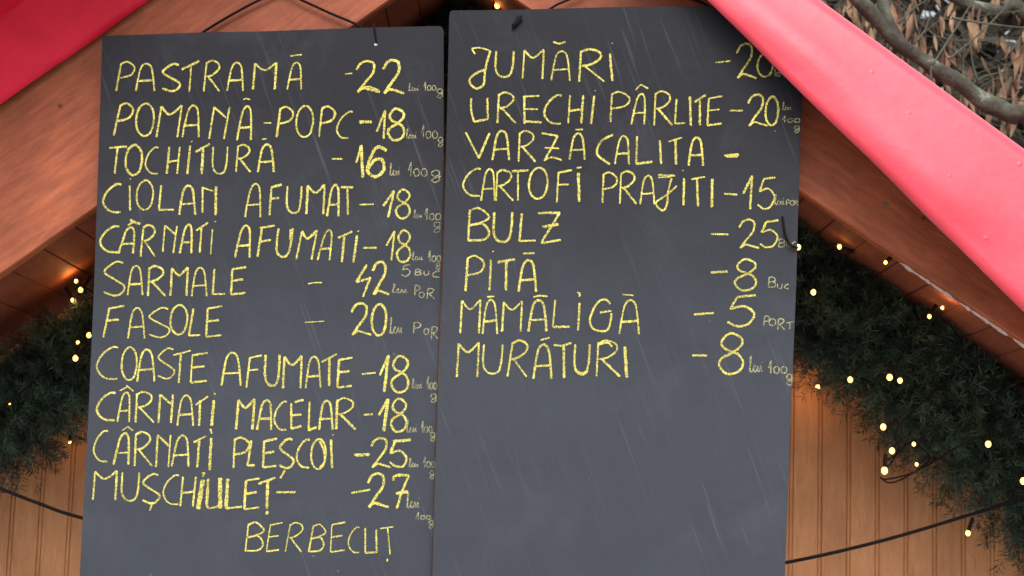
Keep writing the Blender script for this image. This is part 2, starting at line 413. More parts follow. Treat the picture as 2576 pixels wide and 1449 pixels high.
A_['5'] = ['.35,.06 1,0', '.35,.06 .1,.45', '.1,.45 .6,.36 .95,.6 .75,.92 .35,1 0,.86']

LEFT = '''
PASTRAMĂ 22 lei 100g|@0,0;P 1170 622 1365 915 40;A 1368 640 1555 915;S 1635 645 1815 917;~1 1830,700 2005,615;~1 1925,650 1905,922;R 2050 610 2230 920 20;A 2285 630 2455 915 10;@1,0;M -30 630 205 900;A 315 630 470 900 15;~.9 345,565 460,550;~.7 895,745 970,738;w1.4;2 1010 615 1245 925;~.5 1055,890 1130,872 1235,905;2 1280 605 1490 940;w.5f;l 1535 840 1640 915;h 1690 820 1810 910;g 1820 895 1885 985
POMANĂ POPC 18 lei 100g|@0,0;P 1145 1040 1355 1362 60;O 1370 1040 1550 1368;M 1575 1062 1830 1380 30;A 1835 1062 2020 1380 20;N 2105 1078 2310 1396 30;A 2385 1068 2550 1412 25;~.7 2450,1005 2475,992 2520,1003;@1,0;~.6 75,1238 155,1238;P 210 1075 380 1380 25;O 405 1065 575 1380;P 635 1070 800 1378 20;C 800 1120 975 1390 40;w1.15;~1.2 1040,1228 1165,1226;~1 1215,1325 1300,1110;~1 1300,1110 1285,1397;8 1330 1095 1500 1410;w.5f;l 1510 1300 1615 1392;h 1665 1260 1825 1392;g 1830 1382 1885 1475
TOCHITURĂ 16 lei 100g|@0,1;~1 1100,40 1280,25;~1 1185,30 1155,297;O 1265 8 1430 312;C 1465 30 1595 300;H 1680 30 1810 300 10;~1.35 1915,15 1885,302;~.9 1928,-28 1934,-22;~1 1970,80 2110,0;~1.2 2045,45 2030,302;U 2140 30 2290 300;R 2375 8 2530 282 10;@1,1;A 20 5 180 282;~.7 60,-47 105,-52;~1.1 765,150 870,150;w1.35;~.9 1010,190 1060,10;~1 1060,10 1075,337;~1 1315,65 1230,30 1170,100 1120,260 1200,330 1285,260 1270,160 1190,165 1130,250;w.55f;l 1345 195 1450 315;h 1535 185 1720 325;g 1760 265 1862 385
CIOLAN AFUMAT 18 lei 100g|@0,1;C 1040 400 1222 687;~.9 1305,420 1310,667;~1 1310,352 1316,354;O 1375 365 1542 662;L 1600 415 1750 672;A 1805 420 1965 712;~1 2040,430 2038,690;~1 2040,440 2150,475;~1.35 2175,425 2170,715;A 2465 400 2640 737 20;@1,1;w1.15;F 135 408 260 718 10;U 310 425 460 695;M 505 408 690 705;A 715 412 850 728 20;~1.1 855,435 980,435;~1 920,450 925,712;~.8 1040,612 1185,605;~1 1280,625 1390,470;~1 1390,470 1330,738;8 1410 460 1555 747;w.5f;l 1590 665 1670 745;h 1700 645 1858 765;g 1785 785 1862 890
CÂRNAȚI AFUMAȚI 18 lei 100g|@0,1;C 1010 825 1200 1090;A 1195 840 1380 1102 40;~1 1290,820 1335,790;~1.2 1310,762 1360,790 1412,803;R 1415 815 1580 1132 20;~1 1660,820 1638,1085;~1 1660,820 1770,915;~1 1782,825 1745,1098;A 1810 810 1950 1100 25;~1 1975,870 2095,790;~1 2030,840 2010,1092;~.9 2138,860 2120,1107;~1 2165,778 2168,784;w1.1;A 2365 820 2540 1142 30;@1,1;~1 15,1135 62,845;~1 40,845 190,820;~1 30,985 150,965;U 200 850 370 1137 20;~1.2 350,860 345,960;M 405 868 615 1162 45;A 620 865 790 1168 50;~1.1 825,945 970,880;~1.1 890,915 865,1188;~1.1 1018,920 980,1192;~1.1 1026,874 1030,882;~.8 1080,1046 1215,1045;~1 1310,1025 1395,875;~1 1395,875 1362,1172;8 1420 870 1560 1187;w.5f;l 1570 1090 1680 1166;h 1735 1075 1858 1185;8 1812 1200 1855 1262
SARMALE 42 lei porție 5 buc|@0,1;S 1045 1185 1258 1525;A 1285 1225 1435 1520;R 1490 1228 1665 1530;M 1715 1240 1890 1527;A 1930 1245 2080 1532;L 2140 1258 2265 1520;E 2325 1238 2478 1515;@1,1;~.65 525,1407 590,1395 665,1395;w1.2;~1 1115,1215 1010,1390;~1 1010,1390 1155,1348;~1 1155,1340 1075,1537;2 1175 1185 1340 1515;w.6f;5 1465 1215 1555 1330;B 1600 1258 1660 1320;U 1690 1275 1740 1320;C 1775 1278 1848 1340;w.6f;@1,2;l 1370 -40 1525 48;P 1598 -28 1650 75;O 1642 40 1692 97;R 1722 5 1796 107
FASOLE 20 lei porție|@0,2;F 1040 180 1250 497 45;A 1290 200 1455 507;S 1500 200 1710 497;O 1715 170 1885 467;L 1900 208 2045 487 30;E 2075 182 2237 492;@1,2;~.6 490,346 685,334;w1.2;2 960 155 1160 472;0 1165 160 1310 477;w.65f;l 1345 300 1475 457;P 1585 343 1658 457;O 1690 408 1738 467;R 1765 388 1832 515
COASTE AFUMATE 18 lei 100g|@0,2;C 975 590 1190 915;O 1225 595 1378 927;A 1380 620 1555 942;S 1590 608 1757 912;~1 1745,675 1920,630;~1.2 1820,665 1800,957;E 1920 652 2092 952;A 2230 650 2422 982;F 2480 678 2635 1002 20;@1,2;w1.1;U 90 672 240 982;M 270 683 460 1008;A 500 690 650 1008;~1 660,745 815,665;~1.1 740,700 735,987;E 820 700 972 1002;~.8 1065,866 1205,852;~1.1 1245,880 1335,675;~1.2 1335,675 1290,1047;8 1365 685 1542 1050;w.55f;l 1570 915 1670 1010;h 1720 895 1818 1020;g 1755 1065 1822 1150
CÂRNAȚI MĂCELAR 18 lei 100g|@0,2;C 975 1050 1165 1330;A 1180 1050 1325 1347 25;~.7 1205,1035 1290,990;~.7 1270,980 1345,1038;R 1365 1045 1550 1352;N 1595 1072 1742 1357;A 1785 1080 1945 1387;~1 1970,1175 2095,1090;~1.2 2015,1130 2005,1387;~1.5 2152,1130 2130,1387;~1.1 2160,1055 2162,1072;~1.1 2118,1415 2132,1465;w1.15;M 2375 1118 2562 1422 10;@1,2;A 10 1128 172 1427 20;C 185 1140 312 1427;~1 355,1160 355,1415;~1 390,1148 480,1125;~1 350,1282 460,1272;~1 355,1415 460,1390;~1 540,1145 530,1432;~1.1 525,1432 612,1400;A 635 1133 772 1427;R 805 1108 1002 1422;~1 1085,1276 1175,1270;~1.1 1235,1280 1330,1115;~1.3 1330,1115 1285,1442;8 1360 1115 1522 1445;w.5f;l 1515 1330 1620 1452;h 1665 1340 1772 1455;g 1752 1455 1808 1540
CÂRNAȚI PLEȘCOI 25 lei 100g|@0,3;C 945 -15 1088 295;~.6 1225,-12 1285,-54;~.8 1285,-56 1342,-14;A 1145 12 1322 327 30;R 1355 -2 1532 342;N 1570 30 1717 352;A 1730 35 1912 347 15;~1 1950,105 2075,40;~1.1 2005,85 1985,357;~1.5 2128,60 2108,382;w1.1;P 2350 55 2510 362;L 2490 85 2592 347 30;@1,3;E 70 68 212 357;S 235 70 380 362;~1 290,385 245,465;C 410 72 542 357;O 555 70 702 372;~1 640,90 680,180 690,290 640,360;~1.1 755,75 765,367;~1 774,26 778,30;~.9 990,230 1145,222;~.8 1010,240 1140,232;w1.3;2 1160 60 1360 357;~1.2 1380,95 1560,80;~1 1400,100 1350,215;~1 1350,215 1450,190 1512,260 1480,345 1400,340 1345,300;w.5f;l 1540 265 1635 350;h 1685 250 1802 355;g 1745 390 1797 472
MUȘCHIULEȚ 27 lei 100g|@0,3;M 935 390 1177 682;U 1225 408 1402 692;S 1435 423 1607 717;~1 1527,735 1508,790;C 1645 430 1802 727;w1.2;H 1815 450 1972 747 10;~2 2042,480 1995,775;~.6 2030,415 2060,412 2040,450;~1.1 2095,470 2080,735;~1.1 2080,735 2110,765 2220,745;~1.9 2215,460 2215,770;~1.4 2290,470 2275,770;~1 2275,770 2435,750;E 2460 465 2616 777;@1,3;~1.1 25,520 195,460;~1.3 120,485 110,772;~1.2 120,795 100,828;~1 205,606 400,605;~.9 960,613 1150,580;w1.3;2 1125 418 1335 757;~1 1385,490 1400,440 1540,435;~1 1540,435 1470,600 1415,772;~1.1 1410,617 1530,600;w.7f;l 1515 610 1645 762;w.6f;h 1615 808 1757 880;g 1740 888 1787 970
BERBECUȚ|@0,3;w.8;B 2468 908 2662 1202 20;@1,3;E 105 912 267 1202 30;R 295 912 497 1207 40;B 530 928 712 1207 40;E 750 908 902 1207;C 930 955 1042 1212;~1 1100,965 1100,1212;~1.2 1100,1215 1220,1210;~1.3 1210,975 1215,1210;~1 1250,970 1382,955;~1.1 1325,965 1350,1232;~1.2 1325,1275 1318,1302
'''
RIGHT = '''
JUMĂRI 20|@1,0;~.9 2205,545 2170,490;~.9 2170,490 2250,480 2360,512;~1 2360,512 2320,640 2300,760 2290,850 2220,890 2160,850 2155,790 2230,730 2310,700;U 2410 515 2594 777;@2,0;M 105 498 320 795;A 395 515 582 812;~.8 415,420 470,440 540,420;R 675 495 927 822;~1.1 985,540 1010,815;~.8 1004,434 1012,436;~.8 2050,630 2200,612;2 2260 440 2460 787;0 2470 535 2625 772;w.5f;h 2640 690 2700 770
URECHI PÂRLITE 20 lei 100g|@1,0;~1 2165,988 2165,1110 2195,1225;~1 2195,1225 2332,1200;~1 2332,1200 2330,985;R 2430 930 2613 1237;@2,0;~1 125,965 125,1245;~1 110,972 275,965;~.9 130,1098 260,1100;~1 130,1222 300,1232;C 325 955 500 1245;H 565 958 717 1242;~1.2 828,965 795,1247;~.8 835,910 840,914;P 990 925 1182 1227;A 1200 945 1360 1252 30;~.8 1240,910 1295,850;~.8 1295,850 1370,892;R 1430 918 1612 1262;L 1640 995 1742 1252;~1.4 1790,972 1800,1267;~.9 1835,1030 1950,955;~1.3 1890,1010 1890,1262;E 1965 968 2117 1262;~.8 2190,1115 2322,1112;2 2375 953 2570 1267;@3,0;0 -25 972 102 1262;w.55f;l 145 1030 240 1106;h 145 1163 320 1232;g 262 1265 322 1335
VARZĂ CĂLITĂ|@1,0;~1 2110,1330 2242,1592;~1 2242,1592 2350,1340;A 2380 1318 2547 1612;@2,0;R 65 1318 237 1627;~.9 298,1340 462,1367;~1 462,1367 330,1612;~1 320,1615 400,1585 502,1612;~.8 330,1488 475,1494;A 580 1342 732 1607;~.9 640,1305 715,1302;~1 1017,1355 900,1420 855,1520 880,1580 985,1652;A 1035 1368 1187 1652 10;~1 1258,1370 1250,1650;~1.2 1250,1650 1415,1625;~1 1488,1412 1500,1650;~.9 1575,1425 1710,1385;~1.2 1645,1400 1650,1655;A 1775 1385 1922 1668;~.8 2135,1565 2280,1550;~.9 2150,1572 2285,1562;~.7 2160,1582 2270,1578
CARTOFI PRĂJIȚI 15 lei porție|@1,1;C 2085 245 2262 522;A 2265 252 2412 572 10;R 2415 262 2588 572;@2,1;~1.1 0,275 165,265;~1 60,270 60,567;O 170 238 357 552;F 450 262 602 587;~1.2 668,290 675,582;~1 650,240 700,236;P 910 285 1057 592;R 1085 273 1252 602;A 1290 318 1432 607;~.9 1470,312 1640,320;~.8 1470,338 1600,330;~.9 1605,345 1570,480 1560,600 1520,670 1455,620 1460,575 1560,510 1658,422;~1.1 1732,345 1725,617;~.8 1718,265 1722,270;~.9 1805,357 1942,330;~1.1 1860,345 1872,627;~1.3 2015,350 2010,637;~.9 2135,500 2267,510;~1.1 2325,500 2417,320;~1.1 2417,320 2395,657;5 2472 335 2648 652;@3,1;w.55f;l 65 508 162 612;P 182 562 222 616;O 222 568 262 616;R 265 568 305 616
BULZ 25 buc|@1,1;w1.1;B 2135 645 2347 977;U 2390 685 2580 987;@2,1;L 75 700 237 985;~1.1 258,697 482,690;~1 482,690 295,995;~1 295,998 490,965;~1.1 305,832 470,810;~.9 2000,905 2177,911;2 2285 760 2485 1047;5 2492 768 2680 1040;@3,1;w.55f;B 108 958 168 1037;U 185 985 225 1035;C 240 985 275 1035
PITĂ 8 buc|@1,1;w1.1;P 2108 1125 2297 1480 10;~1 2365,1165 2350,1472;~1 2383,1078 2387,1086;~1 2430,1190 2605,1160;~1 2520,1180 2515,1472;@2,1;A 65 1168 242 1487;~.9 108,1102 227,1098;~.9 2000,1293 2170,1282;8 2245 1160 2467 1472;@3,1;w.65f;B 5 1338 78 1442;U 95 1405 142 1455;C 165 1410 208 1455
MĂMĂLIGĂ 5 porție|@1,2;w1.05;M 2055 118 2257 455;A 2280 118 2427 462;~.8 2325,90 2397,85;M 2475 132 2676 440;@2,2;A 165 123 347 437;~.8 215,90 285,78 355,84;L 410 122 582 402;~1.2 680,150 665,425;~.5 655,45 690,50 670,62 692,70 670,85;~1.2 990,160 940,115 860,150 790,290 800,390 880,432 960,420 990,340 1000,255;~.9 885,246 1000,230;A 1080 122 1277 465;~.8 1110,64 1222,76;~1 1830,267 2030,250;5 2168 72 2450 384;@3,2;w.6f;P -42 280 15 382;O 10 310 76 378;R 98 308 168 418;~1 185,350 262,340;~1 222,345 218,415
MURĂTURI 8 lei 100g|@1,2;w1.05;M 2020 548 2242 895;U 2285 568 2482 862;R 2530 528 2762 892 40;@2,2;A 215 568 397 912;~.8 285,525 377,500;~.9 420,572 500,580 597,552;~1.3 520,572 525,907;U 628 568 782 872;~1.1 640,820 700,860 765,830;R 850 528 1087 892;~.8 875,570 960,550 1010,590;~1.5 1135,590 1155,902;~1.2 1815,678 1962,678;8 2085 458 2337 862;w.65f;l 2385 690 2520 845;h 2580 735 2765 858;@3,2;g 185 868 248 978
'''
def unit(s): return [tuple(float(a) for a in p.split(',')) for p in s.split()]
def strokes_of(spec):
    """spec -> list of (points in F units, weight, faint)"""
    out = []; ox = oy = 0; w = 1; fa = 0
    for tok in spec.split(';'):
        tok = tok.strip()
        if not tok: continue
        if tok[0] == '@': c, r = tok[1:].split(','); ox = 2576*int(c); oy = 1449*int(r)
        elif tok[0] == 'w' : fa = tok.endswith('f'); w = float(tok[1:].rstrip('f'))
        elif tok[0] == '~':
            a = tok.split(); ww = float(a[0][1:])*w
            pts = [tuple(float(q) for q in p.split(',')) for p in a[1:]]
            out.append(([((x+ox)/4, (y+oy)/4) for x, y in pts], ww, fa))
        else:
            a = tok.split(); x0, y0, x1, y1 = (float(q) for q in a[1:5]); s = float(a[5]) if len(a) > 5 else 0
            for st in A_[a[0]]:
                pts = []
                for u, v in unit(st):
                    pts.append(((x0+u*(x1-x0-s)+(1-v)*s+ox)/4, (y0+v*(y1-y0)+oy)/4))
                out.append((pts, w, fa))
    return out
def chalk_part(name, strokes, p0, n, parent, label):
    V = []; F = []; mi = []; k = 0
    for pts, wt, fa in strokes:
        k += 1
        off = .0007+(k % 45)*.00003
        pp = crom([(x, y, 0) for x, y in pts], 2.0)
        if len(pp) < 3: pp = crom([pp[0], (pp[0]+pp[-1])/2, pp[-1]], 1.0)
        hw = 2.25*max(wt, .46)*random.uniform(.84, 1.18)
        gap_next = random.uniform(5, 22); run = 0; prev = None
        m = len(pp)
        for i, p in enumerate(pp):
            t = (pp[min(i+1, m-1)]-pp[max(i-1, 0)])
            if t.length < 1e-6: continue
            t.normalize(); nn = Vector((-t.y, t.x, 0))
            end = .72 if i in (0, m-1) else 1
            q = noise.noise((p.x*.21, p.y*.21, k*3.1)); q2 = noise.noise((p.x*.21+50, p.y*.21, k*3.1))
            a = p+nn*(hw*end*(1+.55*q)); b = p-nn*(hw*end*(1+.55*q2))
            ia = len(V)
            V.append(PP(a.x, a.y, p0, n)+n*off); V.append(PP(b.x, b.y, p0, n)+n*off)
            if i > 0:
                d = (p-pp[i-1]).length; run += d
                if run > gap_next and 1 < i < m-2:
                    # chalk skips: a narrow break with a ragged slant
                    V[ia] = V[ia]; run = 0; gap_next = random.uniform(5, 24); prev = None
                    c = p+t*1.1; sl_ = t*random.uniform(-.5, .5)
                    V.append(PP((c+nn*hw).x+sl_.x, (c+nn*hw).y+sl_.y, p0, n)+n*off); V.append(PP((c-nn*hw).x, (c-nn*hw).y, p0, n)+n*off)
                    F.append((ia-2, ia-1, ia+1, ia)); mi.append(1 if fa else 0)
                    prev = None; skip = (len(V)-2, len(V)-1)
                    last = skip
                    continue
                F.append((last[0], last[1], ia+1, ia)); mi.append(1 if fa else 0)
            last = (ia, ia+1)
    o = mesh(name, V, F, [m_chalk, m_faint], parent, mi=mi)
    if label: tag(o, label)
    return o

def chalk_line(text, spec, p0, n, parent):
    st = strokes_of(spec); cl = []
    for it in sorted([q for q in st if not q[2]], key=lambda q: min(p[0] for p in q[0])):
        x0 = min(p[0] for p in it[0]); x1 = max(p[0] for p in it[0])
        if cl and x0-cl[-1][1] < 17: cl[-1][0].append(it); cl[-1][1] = max(cl[-1][1], x1)
        else: cl.append([[it], x1])
    for items, x1 in cl:
        x0 = min(p[0] for it in items for p in it[0])
        nm = 'price' if (x1 > 950 and x0 > 860 and x0 < 1100) or x0 > 1730 else ('dash' if len(items) <= 3 and x1-x0 < 60 else 'dish_name')
        chalk_part(nm, items, p0, n, parent, None)
    fa = [q for q in st if q[2]]
    if fa: chalk_part('unit_note', fa, p0, n, parent, 'thin small chalk writing')
# ------------------------------------------------------------------ the two menu boards
def board(name, outline, Y, tilt, label, spec):
    n = Vector((0, -math.cos(R(tilt)), -math.sin(R(tilt))))
    p0 = P(1288, 60, Y)
    pts = [PP(x, y, p0, n) for x, y in outline]
    base = sum(pts, Vector())/len(pts)
    root = empty(name, PP((outline[0][0]+outline[-1][0])/2, 1560, p0, n))
    tag(root, label, 'menu board', 'chalk menu boards hung side by side')
    bm = bmesh.new()
    fr = [bm.verts.new(p) for p in pts]; bk = [bm.verts.new(p-n*.009) for p in pts]
    bm.faces.new(fr); bm.faces.new(bk[::-1])
    for i in range(len(pts)): 
        j = (i+1) % len(pts); f = bm.faces.new((fr[i], bk[i], bk[j], fr[j])); f.material_index = 1
    bmesh.ops.recalc_face_normals(bm, faces=bm.faces)
    es = [e for e in bm.edges if e.verts[0] in fr and e.verts[1] in fr]
    bmesh.ops.bevel(bm, geom=es, offset=.0012, segments=2, affect='EDGES')
    me = bpy.data.meshes.new('panel'); bm.to_mesh(me); bm.free()
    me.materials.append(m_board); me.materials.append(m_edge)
    o = bpy.data.objects.new('panel', me); col.objects.link(o); o.parent = root; o.matrix_parent_inverse = Matrix.Translation(-root.location)
    for ln in spec.strip().split('\n'):
        t, s = ln.split('|'); chalk_line(t, s, p0, n, root)
    return root, p0, n
LO = [(257, 96), (259, 90), (380, 86), (512, 81), (644, 79), (894, 70), (1104, 65), (1112, 68), (1116, 78), (1116.5, 362), (1115, 480), (1109.5, 724), (1097, 1087), (1086.5, 1449), (1083, 1570), (192, 1570), (200, 1449), (220, 1087), (236, 724), (248.5, 362)]
RO = [(1130, 40), (1132, 30), (1138, 26), (1288, 24.5), (1538, 17.5), (1775, 15), (2020, 10), (2026, 14), (2018, 255), (2013, 362), (2003, 724), (1988, 1087), (1974.5, 1449), (1970, 1570), (1083.5, 1570), (1087.2, 1449), (1098.5, 1087), (1113, 724), (1122.5, 362)]
bl, lp0, ln_ = board('menu_board', LO, -.045, 4.5, 'dark chalkboard covered by twelve yellow lines from PASTRAMĂ to BERBECUȚ', LEFT)
br, rp0, rn_ = board('menu_board', RO, -.060, 4.5, 'dark chalkboard with yellow lines from JUMĂRI to MURĂTURI above an empty half', RIGHT)
# hanging wire of the left board, knotted tie of the right board
V = []; F = []
tube(V, F, crom([P(940, 58, -.02), PP(941, 69, lp0, ln_)+ln_*.003, PP(945, 90, lp0, ln_)+ln_*.004, PP(947.5, 110, lp0, ln_)+ln_*.001], 3/1000), .0016, 6)
mesh('hanging_wire', V, F, m_cable, bl)
V = []; F = []; c = PP(945.5, 112, lp0, ln_)
for k in range(14): V.append(c+ln_*.0006+Vector((math.cos(k*math.pi/7)*.0036, 0, math.sin(k*math.pi/7)*.0026)))
F = [tuple(range(14))]
tag(mesh('hole_rim', V, F, m_white, bl), 'chipped pale rim of the hanging hole')
V = []; F = []
q = lambda x, y, h: PP(x, y, rp0, rn_)+rn_*h
tube(V, F, crom([q(1312, 40, .001), q(1302, 55, .005), q(1294, 66, .006), q(1290, 73, .002)], .003), lambda t: .0022+.0022*math.sin(math.pi*t), 8)
tube(V, F, crom([q(1304, 42, .001), q(1298, 56, .006), q(1296, 70, .003)], .003), .002, 8)
tube(V, F, crom([q(1314, 52, .001), q(1303, 58, .006), q(1288, 62, .001)], .003), .0016, 8)
mesh('cord_knot', V, F, m_cable, br)

# ------------------------------------------------------------------ fir garlands
def garland(name, label, spine, rad, nspr, needles, seed):
    rnd = random.Random(seed)
    sp = crom(spine, .01); L = len(sp)
    root = empty(name, sp[L//2]); tag(root, label, 'garland', 'green fir garlands under the gable')
    V = []; F = []; tube(V, F, sp[::3], .02, 7); mesh('stem', V, F, m_stemw, root)
    V = []; F = []; mi = []
    for s in range(nspr):
        i = rnd.randrange(1, L-1); p = sp[i]; t = (sp[i+1]-sp[i-1]).normalized()
        while True:
            d = Vector((rnd.gauss(0, 1), rnd.gauss(0, 1), rnd.gauss(0, 1))); d -= t*d.dot(t)*.5
            if d.length > .2: break
        d.normalize()
        r = rad(i/L) if callable(rad) else rad
        if d.y > .45: d.y *= -1
        ln = r*rnd.uniform(.55, 1.0)*(1+.22*noise.noise(p*7+d*2))
        drop = Vector((0, 0, -1))*ln*rnd.uniform(0, .22)
        q0 = p+d*ln*.35; q1 = p+d*ln+drop; ax = (q1-q0).normalized()
        a = ax.cross(Vector((.3, .5, .8))).normalized(); b = ax.cross(a)
        bend = Vector((rnd.uniform(-1, 1), rnd.uniform(-1, 1), rnd.uniform(-1, .4)))*.012
        tip = rnd.random() < .45
        for k in range(needles):
            u = rnd.random(); c = q0.lerp(q1, u)+bend*u*u
            an = rnd.uniform(0, 6.283); dr = (ax*rnd.uniform(.35, .95)+(a*math.cos(an)+b*math.sin(an))).normalized()
            ll = rnd.uniform(.015, .030); wd = rnd.uniform(.0007, .0012)
            sd = dr.cross(Vector((rnd.uniform(-1, 1), rnd.uniform(-1, 1), rnd.uniform(-1, 1)))).normalized()*wd
            e = len(V); mp_ = c+dr*(ll*.5)+bend*.12
            V += [c, mp_+sd, c+dr*ll+bend*.25, mp_-sd]; F.append((e, e+1, e+2, e+3)); mi.append(1 if tip and u > .45 else 0)
    mesh('needles', V, F, [m_needle, m_needle2], root, mi=mi)
    return root
YG = .56
garland('fir_garland', 'green fir garland with warm bulbs left of the menu boards', [P(x, y, YG) for x, y in ((-420, 1335), (-200, 1185), (0, 1050), (120, 960), (230, 882), (430, 740), (760, 480), (1040, 235), (1110, 130))], .168, 2900, 85, 11)
garland('fir_garland', 'thick green fir garland with warm bulbs right of the menu boards', [P(x, y, YG) for x, y in ((1140, 110), (1230, 130), (1420, 280), (1700, 500), (1990, 690), (2110, 775), (2300, 925), (2500, 1105), (2700, 1275), (2900, 1440))], .200, 5200, 85, 12)

# ------------------------------------------------------------------ fairy lights and cables
GLOW = {(192, 708): .11, (176, 1112): .03, (2058, 973): .14, (1251, 14): .03, (2225, 1184): .02, (2228, 660): .04, (2370, 775): .06, (182, 754): .03}
def soffit_y(fx, fy, drop):
    d = ray(fx, fy); s, k = (sl, -1) if P(fx, fy, .3).x < apex.x else (sr, 1)
    # height of the soffit above a point: apex.z - k*(x-apex.x)*s + .045 - z = drop
    a = apex.z+.045-drop-k*(CAM.x-apex.x)*s-CAM.z; b = d.z+k*d.x*s
    return CAM.y+d.y*a/b
def string(name, label, bulbs, cable, group='warm fairy light strings'):
    root = empty(name, cable[0]); tag(root, label, 'string lights', group)
    V = []; F = []; tube(V, F, crom(cable, .012), .0020, 6)
    mesh('wire', V, F, m_cable, root)
    for (fx, fy, Y, r, dx, dz) in bulbs:
        p = P(fx, fy, Y); d = Vector((dx, 0.15, dz)).normalized()
        V = []; F = []; ball(V, F, p, r, 12, 8, 1.15)
        b = mesh('bulb', V, F, m_bulb, root, True)
        ld = bpy.data.lights.new('bulb_light', 'POINT'); ld.energy = GLOW.get((fx, fy), .022); ld.color = (1, .45, .12); ld.shadow_soft_size = r
        lo = bpy.data.objects.new('bulb_light', ld); col.objects.link(lo); lo.location = p-d*r*1.2+Vector((0, -r*1.6, 0)); lo.parent = b; lo.matrix_parent_inverse = b.matrix_world.inverted()
        V = []; F = []; tube(V, F, [p+d*r*.7, p+d*r*1.1, p+d*(r*1.2+.026), p+d*(r*1.2+.03)], lambda t: .0045 if .2 < t < .9 else .0036, 8)
        mesh('socket', V, F, m_socket, b)
    return root
YF = .27
bl_left = [(203, 729, 0.385, .0058, .5, .8), (182, 754, 0.440, .0040, -.4, .6), (224, 843, 0.360, .0058, .7, .4), (196, 862, 0.380, .0040, .5, -.6), (190, 901, 0.350, .0062, .5, .8), (25, 1016, 0.370, .0018, .3, .6), (176, 1112, 0.720, .0032, -.1, .9), (192, 708, min(.72, soffit_y(192, 708, 0.03)), .0045, .3, -.3)]
string('fairy_lights', 'warm fairy lights in the garland left of the boards', bl_left,
       [P(x, y, Y) for x, y, Y in ((-100, 1090, 0.44), (25, 1010, 0.40), (120, 930, 0.44), (190, 890, 0.40), (224, 835, 0.41), (190, 790, 0.46), (200, 720, 0.43), (330, 760, 0.46), (600, 600, 0.46))])
bl_right = [(1251, 14, 0.320, .0065, .3, .9), (2008, 622, -.005, .0055, -.6, -.1), (2112, 621, 0.340, .0052, .7, -.2), (2046, 735, 0.340, .0062, -.3, .7), (2338, 796, 0.350, .0048, .5, .8), (2139, 955, 0.330, .0062, .6, .8), (2238, 949, 0.320, .0068, .1, 1), (2264, 957, 0.330, .0058, -.3, .8), (2058, 973, 0.700, .0052, .9, .35), (2222, 1074, 0.340, .0066, .8, .3), (2486, 1117, 0.320, .0068, 0, 1), (2244, 1134, 0.360, .0066, .7, .7), (2299, 1117, 0.350, .0045, .7, .5), (2225, 1184, 0.370, .0076, .1, 1), (2306, 1168, 0.370, .004, .6, .4), (2574, 1210, 0.340, .007, .6, .6), (2435, 1341, 0.350, .0058, .35, 1), (2228, 660, min(.72, soffit_y(2228, 660, 0.03)), .004, .5, .5), (2370, 775, min(.72, soffit_y(2370, 775, 0.03)), .004, -.4, -.5)]
string('fairy_lights', 'warm fairy lights in the thick garland right of the boards', bl_right,
       [P(x, y, Y) for x, y, Y in ((1251, 0, 0.35), (1500, 250, 0.40), (1968, 640, 0.06), (2000, 622, 0.00), (2040, 640, 0.10), (2112, 615, 0.36), (2050, 725, 0.38), (2135, 945, 0.37), (2238, 938, 0.36), (2340, 790, 0.38), (2420, 900, 0.40), (2262, 1070, 0.38), (2262, 1125, 0.40), (2235, 1172, 0.39), (2222, 1160, 0.38), (2250, 1148, 0.38), (2290, 1115, 0.40), (2340, 1150, 0.40), (2310, 1180, 0.38), (2270, 1205, 0.37), (2235, 1215, 0.37), (2215, 1200, 0.37), (2225, 1206, 0.37), (2280, 1195, 0.38), (2330, 1172, 0.40), (2480, 1100, 0.36), (2574, 1200, 0.38), (2700, 1300, 0.40))])
def cable(label, pts, r):
    V = []; F = []; tube(V, F, crom(pts, .015), r, 10)
    o = mesh('black_cable', V, F, m_cable, None, True)
    return tag(o, label, 'cable', 'black cables strung over the cabin')
cable('long black cable sagging behind both boards and in front of the wall', [P(x, y, .30) for x, y in ((-260, 1120), (0, 1228), (100, 1267), (207, 1303), (600, 1405), (1288, 1470), (1700, 1460), (1978, 1415), (2200, 1365), (2400, 1307), (2576, 1249), (2900, 1120))], .0039)
cable('black cable looped over the barge board above the left board', [P(x, y, .018) for x, y in ((470, 112), (512, 80), (590, 33), (661, -4), (708, -22), (756, -1), (830, 33), (894, 60), (925, 80))], .0027)
cable('black cable looped over the barge board above the right board', [P(x, y, .018) for x, y in ((1350, 44), (1388, 20), (1433, -2), (1590, -52), (1745, -2), (1778, 13), (1820, 35))], .0024)
V = []; F = []
o = q(1968, 545, .001)
tube(V, F, crom([q(1968, 545, .001), q(1970, 560, .005), q(1974, 590, .006), q(1984, 612, .006), q(1999, 623, .006), q(2006, 623, .004)], .004), .0024, 8)
tag(mesh('black_cable', V, F, m_cable, None, True), 'short black wire hooked over the edge of the right board beside 25', 'cable', 'black cables strung over the cabin')

